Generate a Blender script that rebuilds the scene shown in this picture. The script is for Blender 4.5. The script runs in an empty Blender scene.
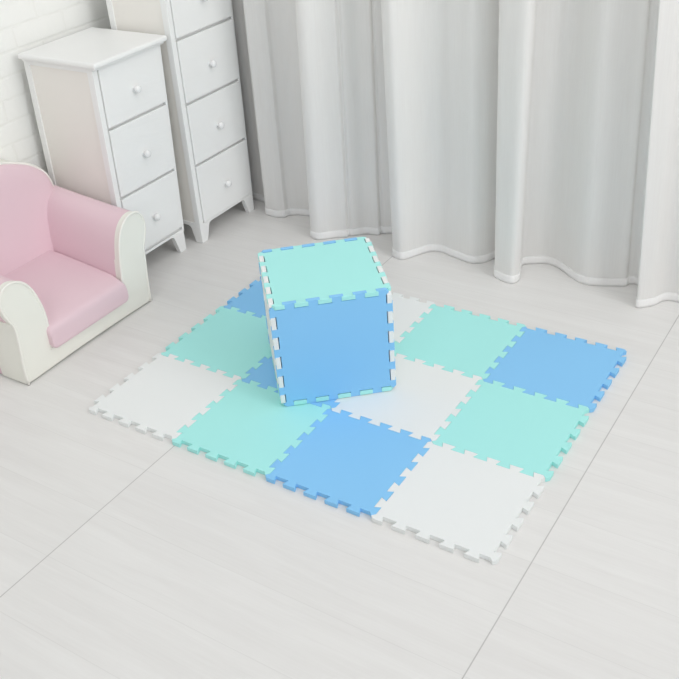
import bpy, bmesh, math, random
from mathutils import Vector, Matrix

random.seed(4)
C = bpy.context.scene.collection
PI = math.pi


# ------------------------------------------------------------------ helpers
def lin(r, g, b):
    f = lambda c: (c / 255 / 12.92) if c / 255 <= .04045 else ((c / 255 + .055) / 1.055) ** 2.4
    return (f(r), f(g), f(b), 1)


def mat(name, col, rough=.6, spec=.3, bump=None, vary=None, sheen=0):
    """bump=(scale, strength, distance), vary=(scale, amount)"""
    m = bpy.data.materials.new(name)
    m.use_nodes = True
    nt = m.node_tree
    n, l = nt.nodes, nt.links
    b = n['Principled BSDF']
    b.inputs['Base Color'].default_value = col
    b.inputs['Roughness'].default_value = rough
    b.inputs['Specular IOR Level'].default_value = spec
    if sheen:
        b.inputs['Sheen Weight'].default_value = sheen
    tc = n.new('ShaderNodeTexCoord')
    if vary:
        nz = n.new('ShaderNodeTexNoise')
        nz.inputs['Scale'].default_value = vary[0]
        nz.inputs['Detail'].default_value = 4
        l.new(tc.outputs['Object'], nz.inputs['Vector'])
        mx = n.new('ShaderNodeMix')
        mx.data_type = 'RGBA'
        a = vary[1]
        mx.inputs[6].default_value = tuple(max(0, c * (1 - a)) for c in col[:3]) + (1,)
        mx.inputs[7].default_value = tuple(min(.97, c * (1 + a)) for c in col[:3]) + (1,)
        l.new(nz.outputs['Fac'], mx.inputs[0])
        l.new(mx.outputs[2], b.inputs['Base Color'])
    if bump:
        nb = n.new('ShaderNodeTexNoise')
        nb.inputs['Scale'].default_value = bump[0]
        nb.inputs['Detail'].default_value = 3
        l.new(tc.outputs['Object'], nb.inputs['Vector'])
        bp = n.new('ShaderNodeBump')
        bp.inputs['Strength'].default_value = bump[1]
        bp.inputs['Distance'].default_value = bump[2]
        l.new(nb.outputs['Fac'], bp.inputs['Height'])
        l.new(bp.outputs['Normal'], b.inputs['Normal'])
    return m


def obj(name, bm, m, parent=None, smooth=False, bevel=0, seg=2, sharp=35):
    bmesh.ops.recalc_face_normals(bm, faces=bm.faces)
    me = bpy.data.meshes.new(name)
    bm.to_mesh(me)
    bm.free()
    me.materials.append(m)
    o = bpy.data.objects.new(name, me)
    C.objects.link(o)
    if smooth:
        for p in me.polygons:
            p.use_smooth = True
        if sharp < 180:
            me.set_sharp_from_angle(angle=math.radians(sharp))
    if bevel:
        bv = o.modifiers.new('Bevel', 'BEVEL')
        bv.width = bevel
        bv.segments = seg
        bv.limit_method = 'ANGLE'
        bv.angle_limit = math.radians(40)
    if parent:
        o.parent = parent
    return o


def thing(name, label, cat, loc=(0, 0, 0), rz=0, group=None):
    o = bpy.data.objects.new(name, None)
    o.empty_display_size = .05
    C.objects.link(o)
    o.location = loc
    o.rotation_euler = (0, 0, rz)
    o['label'] = label
    o['category'] = cat
    if group:
        o['group'] = group
    return o


def box(bm, x0, x1, y0, y1, z0, z1):
    vs = [bm.verts.new((x, y, z)) for x in (x0, x1) for y in (y0, y1) for z in (z0, z1)]
    for f in ((0, 1, 3, 2), (4, 6, 7, 5), (0, 4, 5, 1), (2, 3, 7, 6), (0, 2, 6, 4), (1, 5, 7, 3)):
        bm.faces.new([vs[i] for i in f])
    return bm


def BX(*a):
    return box(bmesh.new(), *a)


def prism(bm, pts, fn0, fn1):
    """extrude a 2D outline: fn0/fn1 map (a,b) to the two end positions"""
    A = [bm.verts.new(fn0(*p)) for p in pts]
    B = [bm.verts.new(fn1(*p)) for p in pts]
    bm.faces.new(A)
    bm.faces.new(list(reversed(B)))
    k = len(pts)
    for i in range(k):
        j = (i + 1) % k
        bm.faces.new((A[i], B[i], B[j], A[j]))
    return bm


def loft(bm, rings, caps=True):
    R = [[bm.verts.new(p) for p in r] for r in rings]
    k = len(R[0])
    for a, b in zip(R, R[1:]):
        for i in range(k):
            j = (i + 1) % k
            bm.faces.new((a[i], b[i], b[j], a[j]))
    if caps:
        bm.faces.new(R[0])
        bm.faces.new(list(reversed(R[-1])))
    return bm


def spline(pts, n=8, closed=False):
    """Catmull-Rom (centripetal) through points of any dimension"""
    P = [Vector(p) for p in pts]
    out = []
    N = len(P)
    for i in range(N if closed else N - 1):
        p1, p2 = P[i], P[(i + 1) % N]
        p0 = P[i - 1] if (closed or i > 0) else p1 + (p1 - p2)
        p3 = P[(i + 2) % N] if (closed or i + 2 < N) else p2 + (p2 - p1)
        t0 = 0
        t1 = t0 + max(1e-6, (p1 - p0).length ** .5)
        t2 = t1 + max(1e-6, (p2 - p1).length ** .5)
        t3 = t2 + max(1e-6, (p3 - p2).length ** .5)
        for s in range(n):
            t = t1 + (t2 - t1) * s / n
            a1 = p0 * ((t1 - t) / (t1 - t0)) + p1 * ((t - t0) / (t1 - t0))
            a2 = p1 * ((t2 - t) / (t2 - t1)) + p2 * ((t - t1) / (t2 - t1))
            a3 = p2 * ((t3 - t) / (t3 - t2)) + p3 * ((t - t2) / (t3 - t2))
            b1 = a1 * ((t2 - t) / (t2 - t0)) + a2 * ((t - t0) / (t2 - t0))
            b2 = a2 * ((t3 - t) / (t3 - t1)) + a3 * ((t - t1) / (t3 - t1))
            out.append(b1 * ((t2 - t) / (t2 - t1)) + b2 * ((t - t1) / (t2 - t1)))
    if not closed:
        out.append(P[-1])
    return out


def tube(bm, pts, r, sides=8, closed=False):
    P = [Vector(p) for p in pts]
    N = len(P)
    rings = []
    up = Vector((0, 0, 1))
    last = None
    for i in range(N):
        a = P[i - 1] if (closed or i > 0) else P[i]
        b = P[(i + 1) % N] if (closed or i < N - 1) else P[i]
        t = (b - a).normalized()
        if last is None:
            ref = up if abs(t.z) < .9 else Vector((1, 0, 0))
            nrm = (ref - t * ref.dot(t)).normalized()
        else:
            nrm = (last - t * last.dot(t)).normalized()
        last = nrm
        bn = t.cross(nrm)
        rings.append([P[i] + (nrm * math.cos(2 * PI * k / sides) + bn * math.sin(2 * PI * k / sides)) * r for k in range(sides)])
    if closed:
        rings.append(rings[0])
        R = [[bm.verts.new(p) for p in r_] for r_ in rings[:-1]]
        R.append(R[0])
        for a, b in zip(R, R[1:]):
            for k in range(sides):
                j = (k + 1) % sides
                bm.faces.new((a[k], b[k], b[j], a[j]))
    else:
        loft(bm, rings)
    return bm


def lathe(bm, prof, mtx, sides=20):
    rings = []
    for r, h in prof:
        rings.append([mtx @ Vector((max(r, 1e-5) * math.cos(2 * PI * k / sides), max(r, 1e-5) * math.sin(2 * PI * k / sides), h)) for k in range(sides)])
    return loft(bm, rings)


# ------------------------------------------------------------------ materials
M_white_foam = mat('white_foam', (.85, .875, .87, 1), .75, .15, (900, .25, .0006))
M_mint_foam = mat('mint_foam', (.43, .875, .84, 1), .75, .15, (900, .25, .0006))
M_blue_foam = mat('blue_foam', (.275, .605, .94, 1), .75, .15, (900, .25, .0006))
M_lacquer = mat('white_lacquer', (.905, .91, .90, 1), .35, .35, (6, .04, .002))
M_lacquer_side = mat('white_side_board', (.90, .875, .83, 1), .45, .3)
M_knob = mat('white_knob', (.90, .90, .90, 1), .2, .5)
M_pink = mat('pink_leather', (.795, .605, .66, 1), .5, .3, (220, .12, .0012), (5, .03))
M_cream = mat('cream_leather', (.87, .865, .80, 1), .5, .3, (200, .15, .0012), (6, .015))
M_pipe = mat('cream_piping', (.90, .885, .83, 1), .45, .3)
M_dark = mat('dark_base_shade', (.09, .085, .085, 1), .9, .1)  # dark colour standing in for the shade beneath the armchair
M_backwall = mat('grey_plaster', (.62, .62, .61, 1), .9, .1)


def drawer_mat():
    m = mat('embossed_white_drawer_front', (.905, .91, .90, 1), .35, .35)
    n, l = m.node_tree.nodes, m.node_tree.links
    tc = n.new('ShaderNodeTexCoord')
    mp = n.new('ShaderNodeMapping')
    mp.inputs['Rotation'].default_value = (.5, 0, 0)
    mp.inputs['Scale'].default_value = (1, 5, 22)
    l.new(tc.outputs['Object'], mp.inputs['Vector'])
    nz = n.new('ShaderNodeTexNoise')
    nz.inputs['Scale'].default_value = 1.6
    nz.inputs['Detail'].default_value = 3
    nz.inputs['Distortion'].default_value = 1.2
    l.new(mp.outputs[0], nz.inputs['Vector'])
    bp = n.new('ShaderNodeBump')
    bp.inputs['Strength'].default_value = .22
    bp.inputs['Distance'].default_value = .006
    l.new(nz.outputs['Fac'], bp.inputs['Height'])
    l.new(bp.outputs['Normal'], n['Principled BSDF'].inputs['Normal'])
    return m


M_drawer = drawer_mat()


def floor_mat():
    m = bpy.data.materials.new('grey_wood_planks')
    m.use_nodes = True
    nt = m.node_tree
    n, l = nt.nodes, nt.links
    b = n['Principled BSDF']
    geo = n.new('ShaderNodeNewGeometry')
    sep = n.new('ShaderNodeSeparateXYZ')
    l.new(geo.outputs['Position'], sep.inputs[0])

    def math_(op, a, bb=None, c=None):
        q = n.new('ShaderNodeMath')
        q.operation = op
        for i, v in enumerate((a, bb, c)):
            if v is None:
                continue
            if isinstance(v, (int, float)):
                q.inputs[i].default_value = v
            else:
                l.new(v, q.inputs[i])
        return q.outputs[0]

    PX, PY, X0, Y0 = .957, .165, .313, .048
    u = math_('DIVIDE', math_('SUBTRACT', sep.outputs[0], X0), PX)
    v = math_('DIVIDE', math_('SUBTRACT', sep.outputs[1], Y0), PY)
    fu = math_('FRACT', u)
    fv = math_('FRACT', v)
    du = math_('MULTIPLY', math_('MINIMUM', fu, math_('SUBTRACT', 1, fu)), PX)
    dv = math_('MULTIPLY', math_('MINIMUM', fv, math_('SUBTRACT', 1, fv)), PY)
    # long aligned end joints: clear; side joints: barely there
    su = n.new('ShaderNodeMapRange')
    su.inputs[1].default_value = .0006
    su.inputs[2].default_value = .0019
    su.inputs[3].default_value = .46
    su.inputs[4].default_value = 0
    l.new(du, su.inputs[0])
    sv = n.new('ShaderNodeMapRange')
    sv.inputs[1].default_value = .0003
    sv.inputs[2].default_value = .0012
    sv.inputs[3].default_value = .10
    sv.inputs[4].default_value = 0
    l.new(dv, sv.inputs[0])
    seam = math_('MAXIMUM', su.outputs[0], sv.outputs[0])
    # per plank tone
    wn = n.new('ShaderNodeTexWhiteNoise')
    wn.noise_dimensions = '2D'
    cv = n.new('ShaderNodeCombineXYZ')
    l.new(math_('FLOOR', u), cv.inputs[0])
    l.new(math_('FLOOR', v), cv.inputs[1])
    l.new(cv.outputs[0], wn.inputs['Vector'])
    # grain, stretched along x
    mp = n.new('ShaderNodeCombineXYZ')
    l.new(math_('MULTIPLY', sep.outputs[0], 2.2), mp.inputs[0])
    l.new(math_('ADD', math_('MULTIPLY', sep.outputs[1], 26), math_('MULTIPLY', wn.outputs['Value'], 30)), mp.inputs[1])
    g1 = n.new('ShaderNodeTexNoise')
    g1.inputs['Scale'].default_value = 1
    g1.inputs['Detail'].default_value = 6
    g1.inputs['Roughness'].default_value = .6
    g1.inputs['Distortion'].default_value = .6
    l.new(mp.outputs[0], g1.inputs['Vector'])
    mp2 = n.new('ShaderNodeCombineXYZ')
    l.new(math_('MULTIPLY', sep.outputs[0], 9), mp2.inputs[0])
    l.new(math_('MULTIPLY', sep.outputs[1], 190), mp2.inputs[1])
    g2 = n.new('ShaderNodeTexNoise')
    g2.inputs['Scale'].default_value = 1
    g2.inputs['Detail'].default_value = 3
    l.new(mp2.outputs[0], g2.inputs['Vector'])
    grain = math_('ADD', math_('MULTIPLY', g1.outputs['Fac'], .62), math_('ADD', math_('MULTIPLY', g2.outputs['Fac'], .24), math_('MULTIPLY', wn.outputs['Value'], .10)))
    cr = n.new('ShaderNodeValToRGB')
    cr.color_ramp.elements[0].position = .3
    cr.color_ramp.elements[0].color = (.755, .745, .73, 1)
    cr.color_ramp.elements[1].position = .62
    cr.color_ramp.elements[1].color = (.815, .81, .795, 1)
    l.new(grain, cr.inputs[0])
    mx = n.new('ShaderNodeMix')
    mx.data_type = 'RGBA'
    l.new(seam, mx.inputs[0])
    l.new(cr.outputs[0], mx.inputs[6])
    mx.inputs[7].default_value = (.20, .19, .185, 1)
    l.new(mx.outputs[2], b.inputs['Base Color'])
    b.inputs['Roughness'].default_value = .42
    b.inputs['Specular IOR Level'].default_value = .3
    bp = n.new('ShaderNodeBump')
    bp.inputs['Strength'].default_value = .15
    bp.inputs['Distance'].default_value = .001
    l.new(g2.outputs['Fac'], bp.inputs['Height'])
    l.new(bp.outputs['Normal'], b.inputs['Normal'])
    return m


def brick_mat():
    m = bpy.data.materials.new('white_painted_brick')
    m.use_nodes = True
    nt = m.node_tree
    n, l = nt.nodes, nt.links
    b = n['Principled BSDF']
    geo = n.new('ShaderNodeNewGeometry')
    sep = n.new('ShaderNodeSeparateXYZ')
    l.new(geo.outputs['Position'], sep.inputs[0])
    cv = n.new('ShaderNodeCombineXYZ')
    l.new(sep.outputs[1], cv.inputs[0])
    l.new(sep.outputs[2], cv.inputs[1])
    nz = n.new('ShaderNodeTexNoise')
    nz.inputs['Scale'].default_value = 14
    nz.inputs['Detail'].default_value = 4
    l.new(cv.outputs[0], nz.inputs['Vector'])
    mxv = n.new('ShaderNodeMix')
    mxv.data_type = 'VECTOR'
    mxv.inputs[0].default_value = .012
    l.new(cv.outputs[0], mxv.inputs[4])
    l.new(nz.outputs['Color'], mxv.inputs[5])
    br = n.new('ShaderNodeTexBrick')
    br.inputs['Scale'].default_value = 1
    br.inputs['Brick Width'].default_value = .21
    br.inputs['Row Height'].default_value = .068
    br.inputs['Mortar Size'].default_value = .006
    br.inputs['Mortar Smooth'].default_value = .7
    br.inputs['Color1'].default_value = (.93, .935, .905, 1)
    br.inputs['Color2'].default_value = (.915, .92, .89, 1)
    br.inputs['Mortar'].default_value = (.90, .905, .87, 1)
    l.new(mxv.outputs[1], br.inputs['Vector'])
    l.new(br.outputs['Color'], b.inputs['Base Color'])
    b.inputs['Roughness'].default_value = .7
    b.inputs['Specular IOR Level'].default_value = .2
    n2 = n.new('ShaderNodeTexNoise')
    n2.inputs['Scale'].default_value = 45
    n2.inputs['Detail'].default_value = 6
    l.new(cv.outputs[0], n2.inputs['Vector'])
    ad = n.new('ShaderNodeMath')
    ad.operation = 'MULTIPLY_ADD'
    l.new(n2.outputs['Fac'], ad.inputs[0])
    ad.inputs[1].default_value = .9
    iv = n.new('ShaderNodeMath')
    iv.operation = 'SUBTRACT'
    iv.inputs[0].default_value = 1
    l.new(br.outputs['Fac'], iv.inputs[1])
    l.new(iv.outputs[0], ad.inputs[2])
    bp = n.new('ShaderNodeBump')
    bp.inputs['Strength'].default_value = .22
    bp.inputs['Distance'].default_value = .006
    l.new(ad.outputs[0], bp.inputs['Height'])
    l.new(bp.outputs['Normal'], b.inputs['Normal'])
    return m


def cloth_mat(name, col, transp, transl):
    m = bpy.data.materials.new(name)
    m.use_nodes = True
    nt = m.node_tree
    n, l = nt.nodes, nt.links
    n.remove(n['Principled BSDF'])
    out = n['Material Output']
    d = n.new('ShaderNodeBsdfDiffuse')
    t = n.new('ShaderNodeBsdfTranslucent')
    tr = n.new('ShaderNodeBsdfTransparent')
    tc = n.new('ShaderNodeTexCoord')
    mp = n.new('ShaderNodeMapping')
    mp.inputs['Scale'].default_value = (260, 260, 9)
    l.new(tc.outputs['Object'], mp.inputs['Vector'])
    nz = n.new('ShaderNodeTexNoise')
    nz.inputs['Scale'].default_value = 1
    nz.inputs['Detail'].default_value = 2
    l.new(mp.outputs[0], nz.inputs['Vector'])
    mx = n.new('ShaderNodeMix')
    mx.data_type = 'RGBA'
    mx.inputs[6].default_value = tuple(c * .96 for c in col[:3]) + (1,)
    mx.inputs[7].default_value = tuple(min(.97, c * 1.03) for c in col[:3]) + (1,)
    l.new(nz.outputs['Fac'], mx.inputs[0])
    l.new(mx.outputs[2], d.inputs['Color'])
    l.new(mx.outputs[2], t.inputs['Color'])
    a = n.new('ShaderNodeMixShader')
    a.inputs[0].default_value = transl
    l.new(d.outputs[0], a.inputs[1])
    l.new(t.outputs[0], a.inputs[2])
    c = n.new('ShaderNodeMixShader')
    c.inputs[0].default_value = transp
    l.new(a.outputs[0], c.inputs[1])
    l.new(tr.outputs[0], c.inputs[2])
    l.new(c.outputs[0], out.inputs['Surface'])
    return m


M_floor = floor_mat()
M_brick = brick_mat()
M_sheer = cloth_mat('sheer_white_cloth', (.955, .937, .918, 1), .085, .10)
M_hem = cloth_mat('hem_white_cloth', (.965, .955, .94, 1), .0, .04)

# ------------------------------------------------------------------ the setting
WX, WY = -.728, 1.41
for nm, bm, m in (('floor', BX(WX - .12, 4.2, -3.4, WY + .12, -.06, 0), M_floor),
                  ('wall_left', BX(WX - .12, WX, -3.4, WY + .12, 0, 2.6), M_brick),
                  ('wall_back', BX(WX, 4.2, WY, WY + .12, 0, 2.6), M_backwall)):
    o = obj(nm, bm, m)
    o['kind'] = 'structure'

# ------------------------------------------------------------------ foam tiles
L, TABS, D, EE, TH = .30, 5, .0162, .0033, .0122
PITCH = L / TABS


def tile_outline(clear=.00025):
    pts = []
    for side in range(4):
        a = side * PI / 2
        ox, oy = ((-L / 2, -L / 2), (L / 2, -L / 2), (L / 2, L / 2), (-L / 2, L / 2))[side]
        tx, ty = math.cos(a), math.sin(a)
        nx, ny = ty, -tx                       # outward
        loc = [(0, 0), (D / 2, D / 2)]
        for k in range(TABS):
            s0, s1 = k * PITCH, k * PITCH + PITCH / 2
            if k > 0:
                loc += [(s0 + EE, -D / 2), (s0 - EE, D / 2)]
            loc += [(s1 + EE, D / 2), (s1 - EE, -D / 2)]
        loc.append((L - D / 2, -D / 2))
        # the last point lies on the gap floor; the next side's tip closes the corner
        for s, q in loc:
            pts.append((ox + tx * s + nx * q, oy + ty * s + ny * q))
    # inset a hair so that neighbours do not intersect
    P = [Vector(p) for p in pts]
    out = []
    N = len(P)
    for i in range(N):
        a, b, c = P[i - 1], P[i], P[(i + 1) % N]
        d1, d2 = (b - a).normalized(), (c - b).normalized()
        n1, n2 = Vector((-d1.y, d1.x)), Vector((-d2.y, d2.x))
        k = 1 + n1.dot(n2)
        o = (n1 + n2) / max(k, .35)
        out.append(b + o * clear)
    return out


OUT = tile_outline()


def tile_bm():
    return prism(bmesh.new(), OUT, lambda a, b: (a, b, 0), lambda a, b: (a, b, TH))


COL = (('white', M_white_foam), ('mint', M_mint_foam), ('blue', M_blue_foam))
TL = {(0, 0): "white foam puzzle tile at the mat's left corner, nearest the pink armchair",
      (1, 0): "mint green foam puzzle tile on the mat's front edge, in front of the cube",
      (2, 0): "blue foam puzzle tile on the mat's front edge, between mint and white tiles",
      (3, 0): "white foam puzzle tile at the mat's front corner, nearest the viewer",
      (0, 1): "mint green foam puzzle tile on the mat's left edge, left of the cube",
      (1, 1): "blue foam puzzle tile mostly covered by the cube standing on it",
      (2, 1): "white foam puzzle tile inside the mat, to the right of the cube",
      (3, 1): "mint green foam puzzle tile on the mat's right edge, between white and blue tiles",
      (0, 2): "blue foam puzzle tile at the mat's back left corner, peeking out behind the cube",
      (1, 2): "white foam puzzle tile on the mat's back edge, mostly hidden behind the cube",
      (2, 2): "mint green foam puzzle tile on the mat's back edge, between white and blue tiles",
      (3, 2): "blue foam puzzle tile at the mat's right corner, nearest the curtain"}
proto = {}
for (u, v), lab in TL.items():
    cname, m = COL[(u + v) % 3]
    if cname not in proto:
        o = proto[cname] = obj('foam_tile', tile_bm(), m, bevel=.0009, seg=2)
    else:
        o = proto[cname].copy()
        C.objects.link(o)
    o.location = ((u + .5) * L, (v + .5) * L, .0003)
    o['label'] = lab
    o['category'] = 'foam tile'
    o['group'] = 'interlocking tiles of the floor mat'

# ------------------------------------------------------------------ foam cube
cz = TH + .0006 + D / 2 + L / 2
cube = thing('foam_cube', 'cube of six interlocked blue, mint and white foam tiles standing on the mat', 'foam cube', (.4935, .4615, cz - L / 2 - D / 2), .726)
half = Matrix.Translation((0, 0, L / 2 + D / 2))
faces = (('blue panel', M_blue_foam, Matrix.Rotation(PI / 2, 4, 'X')),
         ('blue panel', M_blue_foam, Matrix.Rotation(PI, 4, 'Z') @ Matrix.Rotation(PI / 2, 4, 'X')),
         ('mint green panel', M_mint_foam, Matrix.Identity(4)),
         ('mint green panel', M_mint_foam, Matrix.Rotation(PI, 4, 'X')),
         ('white panel', M_white_foam, Matrix.Rotation(PI / 2, 4, 'Z') @ Matrix.Rotation(PI / 2, 4, 'X')),
         ('white panel', M_white_foam, Matrix.Rotation(-PI / 2, 4, 'Z') @ Matrix.Rotation(PI / 2, 4, 'X')))
for lab, m, rot in faces:
    bm = tile_bm()
    bmesh.ops.transform(bm, matrix=half @ rot @ Matrix.Translation((0, 0, L / 2 - TH / 2)), verts=bm.verts)
    p = obj('panel', bm, m, cube, bevel=.0009, seg=2)
    p['label'] = lab


# ------------------------------------------------------------------ drawer cabinets
# local frame: x out of the front face (front face plane at x = 0), y along the width, z up
def cabinet(label, x0, left, right, DP, rows, ztop, gap, slab, fr, zb):
    """left/right = (position at the floor, drift per metre of height): the sides splay a little upwards"""
    root = thing('drawer_cabinet', label, 'drawer cabinet', (x0, left[0], 0), 0, 'white drawer cabinets')
    W = right[0] - left[0]
    kl, kr = left[1], right[1]

    def splay(bm):
        for v in bm.verts:
            t = v.co.y / W
            v.co.y += v.co.z * (kl * (1 - t) + kr * t)
        return bm

    z0 = zb
    fl, fR = fr
    body = bmesh.new()
    zt = ztop - .021
    box(body, -DP, -.0135, .006, W - .006, z0 + .004, zt)      # inner carcass
    for y0, y1 in ((0, fl), (W - fR, W)):                     # front posts
        box(body, -.024, 0, y0, y1, z0, zt)
    for y0, y1 in ((0, .012), (W - .012, W)):                 # rear posts
        box(body, -DP, -DP + .024, y0, y1, z0, zt)
    for q in (0, W - .010):                                   # top and bottom rails of the sides
        box(body, -DP + .02, -.02, q, q + .010, zt - .014, zt)
        box(body, -DP + .02, -.02, q, q + .010, z0, z0 + .014)
    box(body, -.024, -.001, fl, W - fR, z0, z0 + .008)        # front bottom rail
    box(body, -.024, -.001, fl, W - fR, zt - .004, zt)
    obj('body', splay(body), M_lacquer, root, bevel=.0012)
    for y0, y1 in ((.0035, .007), (W - .007, W - .0035)):
        obj('side_panel', splay(BX(-DP + .022, -.02, y0, y1, z0 + .012, zt - .012)), M_lacquer_side, root)
    sx0, sx1, sy0, sy1 = slab
    obj('top', BX(sx0 - x0, sx1 - x0, sy0 - left[0], sy1 - left[0], zt + .004, ztop), M_lacquer, root, bevel=.006, seg=3)
    obj('top_moulding', BX(-DP, sx1 - x0 - .010, sy0 - left[0] + .010, sy1 - left[0] - .010, zt - .003, zt + .005), M_lacquer, root, bevel=.002)
    for a, b in rows:
        d = obj('drawer', splay(BX(-.012, .004, fl + .0025, W - fR - .0025, a + gap, b)), M_drawer, root, bevel=.0022, seg=2)
        bm = bmesh.new()
        zc = (a + b) / 2 - .004
        yc = (fl + W - fR) / 2 + zc * (kl + kr) / 2
        mt = Matrix.Translation((.003, yc, zc)) @ Matrix.Rotation(PI / 2, 4, 'Y')
        lathe(bm, [(0, 0), (.0065, 0), (.0055, .005), (.0060, .008), (.0105, .011), (.0122, .016), (.0112, .021), (.007, .0245), (0, .0255)], mt)
        obj('knob', bm, M_knob, d, smooth=True, sharp=60)
    # bracket feet: straight outside, slanted inside
    for y0, s in ((0, 1), (W, -1)):
        for x_, sx in ((0, -1), (-DP, 1)):
            bm = bmesh.new()
            pts = [(y0, z0 + .001), (y0 + s * .062, z0 + .001), (y0 + s * .052, z0 - .004), (y0 + s * .031, .0005), (y0 + s * .001, .0005)]
            prism(bm, pts, lambda a, b: (x_, a, b), lambda a, b: (x_ + sx * .018, a, b))
            pts = [(x_ + sx * .001, z0 + .0008), (x_ + sx * .056, z0 + .0008), (x_ + sx * .044, z0 - .006), (x_ + sx * .030, .0009), (x_ + sx * .001, .0009)]
            prism(bm, pts, lambda a, b: (a, y0 + s * .0008, b), lambda a, b: (a, y0 + s * .018, b))
            obj('foot', bm, M_lacquer, root, bevel=.0006)
    return root


cabinet('shorter white cabinet with three drawers and overhanging top, behind the pink armchair',
        -.387, (.587, .034), (.876, .058), .300, [(.086, .299), (.301, .527), (.529, .722)], .748, .008,
        (-.694, -.358, .597, .926), (.019, .010), .072)
cabinet('taller white drawer cabinet with round knobs, standing next to the curtain',
        -.36, (.934, .0125), (1.249, .028), .262, [(.067, .284), (.286, .502), (.504, .716), (.718, .934)], .962, .008,
        (-.636, -.340, .930, 1.284), (.020, .010), .064)

# ------------------------------------------------------------------ armchair
# local frame: x towards the front (front plane at x = 0), y across, centred, z up
ac = thing('childrens_armchair', "small pink and cream children's armchair with rolled arms against the brick wall", 'armchair', (-.25, .2685, 0))
ARM = [(.2615, .004), (.266, .08), (.273, .155), (.277, .195), (.2885, .222), (.2985, .252), (.299, .282), (.287, .307), (.265, .319),
       (.238, .317), (.210, .300), (.190, .270), (.176, .225), (.166, .165), (.161, .105), (.160, .066)]
arm_s = [tuple(p) for p in spline(ARM, 4)]


def arm_y(a, b, s):
    # the left arm curls a little less far out than the right one
    if s < 0:
        t = min(1, max(0, (b - .02) / .18))
        a -= .023 * t * t * (3 - 2 * t)
    return a * s


def side(p, s):
    return [(arm_y(a, b, s), b) for a, b in p]


# U-shaped front panel: right arm outline, deck, left arm outline, slightly arched bottom edge
bm = bmesh.new()
outl = list(arm_s)
outl += [(y, .0645 + .002 * abs(y / .16)) for y in (.12, .06, 0, -.06, -.12)]
outl += list(reversed(side(arm_s, -1)))
outl += [(-.24, .004), (-.18, .0055), (-.08, .0075), (0, .008), (.08, .0075), (.18, .0055), (.24, .004)]


def bulge(a, b):
    return .004 * max(0, 1 - abs(b - .16) / .2)


prism(bm, outl, lambda a, b: (0 + bulge(a, b), a, b), lambda a, b: (-.03, a, b))
obj('front_panel', bm, M_cream, ac, smooth=True, bevel=.006, seg=3)
# piping round the front panel: outer edge of each arm down to the deck
bm = bmesh.new()
# full path: right outer edge -> over the scroll -> deck -> left scroll -> left outer edge
full = [(-.001, a, b) for a, b in arm_s] + [(-.001, y, .0655) for y in (.13, .06, 0, -.06, -.13)] + [(-.001, a, b) for a, b in reversed(side(arm_s, -1))]
cl = [full[0]]
for p in full[1:]:
    if (Vector(p) - Vector(cl[-1])).length > .004:
        cl.append(p)
tube(bm, [(x + .0015, y, z) for x, y, z in cl], .0040, 8)
obj('piping', bm, M_pipe, ac, smooth=True, sharp=180)

XB = -.415                                          # where the arms run into the back


def arm_ring(x, s, rise, sc=1):
    out = []
    for a, b in arm_s:
        k = max(0, (b - .12) / .2)
        out.append((x, arm_y(.22 + (a - .22) * sc, b, s), b + rise * k))
    return out


for s in (1, -1):
    bm = bmesh.new()
    rings = [arm_ring(-.020 + (XB + .020) * t, s, .040 * t ** 1.2, 1 - .03 * t) for t in [i / 12 for i in range(13)]]
    loft(bm, rings)
    obj('arm', bm, M_pink, ac, smooth=True, sharp=60)
    # cream lower side panel wrapping round from the front
    bm = bmesh.new()
    low = [p for p in arm_s if p[1] < .205][:14]
    low = [p for p in low if p[0] > .2]
    A = [(a * s, b) for a, b in low]
    rings = []
    for x, w in ((-.004, .0), (-.012, .0022), (-.06, .0028), (-.105, .0028), (-.112, .0)):
        rings.append([(x, arm_y(a + w, b, s), b) for a, b in low] + [(x, arm_y(a - .02, b, s), b) for a, b in reversed(low)])
    loft(bm, rings)
    obj('side_panel', bm, M_cream, ac, smooth=True, sharp=50)

# back: a padded slab, rounded top corners, leaning slightly to the rear
BW = .257
half_out = [(BW, .03), (BW, .12), (BW, .22), (BW, .31)] + [tuple(p) for p in spline([(BW, .335), (.2545, .368), (.246, .396), (.231, .417), (.197, .445), (.153, .467), (.10, .486), (.05, .495)], 3)]
back = half_out + [(0, .498)] + [(-a, b) for a, b in reversed(half_out)]


def lean(z):
    return -.306 - .10 * (z - .15)


def back_ring(dx, ins):
    out = []
    for a, b in back:
        sc = 1 - ins
        out.append((lean(b) - dx, a * sc, .03 + (b - .03) * (1 - ins * .8)))
    return out


bm = bmesh.new()
loft(bm, [back_ring(-.014, .22), back_ring(-.012, .12), back_ring(-.005, .045), back_ring(.004, .008), back_ring(.012, 0)])
obj('backrest', bm, M_pink, ac, smooth=True, sharp=80)
bm = bmesh.new()
loft(bm, [back_ring(.012, .001), back_ring(.08, .001), [(-.468, a, b) for a, b in back], ])
obj('back_shell', bm, M_cream, ac, smooth=True, sharp=60)
bm = bmesh.new()
pp = [(lean(b) - .010, a * 1.0, b + .0005) for a, b in back if b > .30]
tube(bm, [tuple(p) for p in spline(pp, 3)], .0042, 8)
obj('piping', bm, M_pipe, ac, smooth=True, sharp=180)

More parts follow.
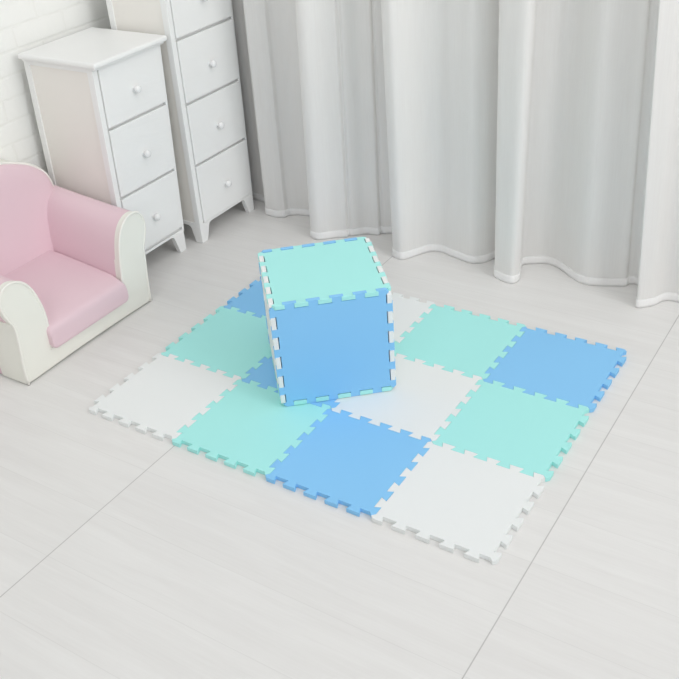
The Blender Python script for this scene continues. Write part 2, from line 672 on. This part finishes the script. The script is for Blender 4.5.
# seat cushion: crowned block with rounded front
bm = bmesh.new()
rings = []
NS = 16
for t, zt, zb in ((.0195, .112, .074), (.0190, .121, .068), (.0165, .129, .066), (.011, .1355, .066), (.0, .1400, .066), (-.04, .147, .066), (-.10, .155, .066),
                  (-.18, .164, .066), (-.25, .172, .066), (-.33, .178, .066)):
    ring = []
    hw = .1665
    hw = .158 if t > -.001 else .1665
    if t > .0192:
        hw -= .002
    r = min(.016, (zt - zb) * .42)
    prof = []
    for cx, cz_, a0 in ((hw - r, zt - r, 0), (-hw + r, zt - r, 90), (-hw + r, zb + r, 180), (hw - r, zb + r, 270)):
        for q in range(5):
            an = math.radians(a0 + q * 22.5)
            prof.append((cx + r * math.cos(an), cz_ + r * math.sin(an)))
    # crown the top
    for y, z in prof:
        cr = .006 * (1 - (y / hw) ** 2) if z > (zt + zb) / 2 else 0
        ring.append((t, y, z + cr))
    rings.append(ring)
loft(bm, rings)
obj('seat_cushion', bm, M_pink, ac, smooth=True, sharp=70)
# near-black slab under the chair, painted in for the shadow line there
obj('shade_base', BX(-.45, -.022, -.24, .24, .0, .010), M_dark, ac)

# ------------------------------------------------------------------ curtain
PATH = [(-.455, 1.338), (-.41, 1.326), (-.37, 1.320), (-.335, 1.312), (-.312, 1.298), (-.301, 1.262), (-.297, 1.243), (-.290, 1.232), (-.262, 1.228), (-.237, 1.227), (-.215, 1.238), (-.209, 1.242), (-.205, 1.260), (-.176, 1.277),
        (-.128, 1.288), (-.075, 1.298), (-.046, 1.25), (-.036, 1.19), (-.027, 1.144), (.009, 1.135), (.05, 1.171), (.082, 1.190), (.092, 1.196), (.094, 1.212), (.104, 1.214), (.141, 1.244), (.182, 1.256), (.188, 1.259), (.190, 1.275), (.201, 1.276),
        (.240, 1.292), (.285, 1.27), (.302, 1.20), (.314, 1.141), (.352, 1.129), (.383, 1.172), (.414, 1.222), (.446, 1.234), (.506, 1.221), (.579, 1.206),
        (.618, 1.233), (.640, 1.281), (.662, 1.275), (.672, 1.21), (.684, 1.157), (.720, 1.139), (.754, 1.137), (.764, 1.167), (.742, 1.225), (.736, 1.265), (.768, 1.290),
        (.799, 1.307), (.853, 1.292), (.918, 1.246), (.970, 1.229), (1.05, 1.258), (1.078, 1.270), (1.082, 1.286), (1.10, 1.296), (1.130, 1.27), (1.140, 1.21), (1.148, 1.159), (1.182, 1.186),
        (1.21, 1.235), (1.25, 1.242), (1.31, 1.23), (1.36, 1.28), (1.43, 1.30), (1.48, 1.22), (1.52, 1.16), (1.57, 1.18), (1.61, 1.26), (1.68, 1.29), (1.76, 1.26),
        (1.80, 1.19), (1.86, 1.20), (1.92, 1.27), (2.0, 1.28)]
SH = [(-.8, .02), (-.3, .02), (-.15, .01), (-.04, .035), (.1, .022), (.31, -.008), (.66, -.008), (.76, .022), (.95, 0), (1.15, -.04), (1.3, -.03), (2.0, 0)]


def shift(x):
    for (a, fa), (b, fb) in zip(SH, SH[1:]):
        if a <= x <= b:
            return fa + (fb - fa) * (x - a) / (b - a)
    return 0


path = spline(PATH, 8)
arc = [0]
for a, b in zip(path, path[1:]):
    arc.append(arc[-1] + (b - a).length)


def cpos(i, z, off=0):
    p = path[i]
    s = arc[i]
    k = min(1, z / .9)
    x = p.x + shift(p.x) * z
    rip = .0035 * math.sin(s * 64 + .7 * math.sin(s * 9)) * (.35 + .65 * k) + .0045 * k * math.sin(s * 29 + 1.3 + z * .6)
    a, b = path[max(0, i - 1)], path[min(len(path) - 1, i + 1)]
    t = (b - a).normalized()
    n_ = Vector((t.y, -t.x))
    return (x + n_.x * (off + rip * .6), p.y + n_.y * (off + rip * .6) + 0, z)


def sheet(zs, off):
    bm = bmesh.new()
    R = [[bm.verts.new(cpos(i, z, off)) for i in range(len(path))] for z in zs]
    for a, b in zip(R, R[1:]):
        for i in range(len(path) - 1):
            bm.faces.new((a[i], a[i + 1], b[i + 1], b[i]))
    return bm


cur = obj('curtain', sheet([.004 + 2.3 * k / 24 for k in range(25)], 0), M_sheer, smooth=True, sharp=180)
cur['label'] = 'long sheer white curtain hanging in folds along the back wall to the floor'
cur['category'] = 'curtain'
hem = obj('hem', sheet([.001, .010, .020, .029], .0011), M_hem, cur, smooth=True, sharp=40)
sd = hem.modifiers.new('Solidify', 'SOLIDIFY')
sd.thickness = .0022
sd.offset = 0

# ------------------------------------------------------------------ light
w = bpy.data.worlds.new('world')
bpy.context.scene.world = w
w.use_nodes = True
bg = w.node_tree.nodes['Background']
bg.inputs[0].default_value = (.97, .985, 1, 1)
bg.inputs[1].default_value = .03


def area(name, loc, target, sx, sy, power, col=(1, 1, 1)):
    d = bpy.data.lights.new(name, 'AREA')
    d.shape = 'RECTANGLE'
    d.size, d.size_y = sx, sy
    d.energy = power
    d.color = col
    o = bpy.data.objects.new(name, d)
    C.objects.link(o)
    o.location = loc
    o.rotation_euler = (Vector(target) - Vector(loc)).to_track_quat('-Z', 'Y').to_euler()
    return o


area('window_light', (6, -.6, 2.8), (-.5, .5, .5), 2.5, 2.5, 107)
area('side_softbox', (3.0, .8, 2.4), (0, .5, .2), 2, 2, 18)
area('camera_side_fill', (2.6, -1.8, 1.9), (-.4, .8, .4), 2, 1.6, 6)  # added fill beside the camera, lifts the back and left side
area('front_fill', (1.6, -2.6, 2.2), (.3, 1.2, .5), 2.5, 2, 35)  # unseen lamp added to brighten the curtain from the front
area('overhead_fill', (1.2, .5, 2.8), (-.4, .6, .3), 1.6, 1.6, 14)  # made-up overhead fill for the back of the room, no real fitting
area('second_overhead_fill', (.3, -.2, 2.7), (0, .6, 0), 1.6, 1.6, 7)  # another overhead fill, likewise added without a real fitting

# ------------------------------------------------------------------ camera
cam = bpy.data.cameras.new('camera')
co = bpy.data.objects.new('camera', cam)
C.objects.link(co)
yaw, pitch, roll = 2.175985095, -.570424233, -.081211879
f = Vector((math.cos(yaw) * math.cos(pitch), math.sin(yaw) * math.cos(pitch), math.sin(pitch)))
r = Vector((math.sin(yaw), -math.cos(yaw), 0))
u = r.cross(f)
R_ = r * math.cos(roll) + u * math.sin(roll)
U_ = -r * math.sin(roll) + u * math.cos(roll)
mw = Matrix((R_, U_, -f)).transposed().to_4x4()
mw.translation = (1.770274, -1.327041, 1.512093)
co.matrix_world = mw
cam.sensor_fit = 'HORIZONTAL'
cam.sensor_width = 36
cam.lens = 36 * 938.915 / 679
cam.clip_start = .05
sc = bpy.context.scene
sc.camera = co
sc.view_settings.view_transform = 'Standard'
sc.view_settings.look = 'None'
sc.view_settings.gamma = 1
sc.view_settings.use_curve_mapping = False
sc.view_settings.exposure = 0
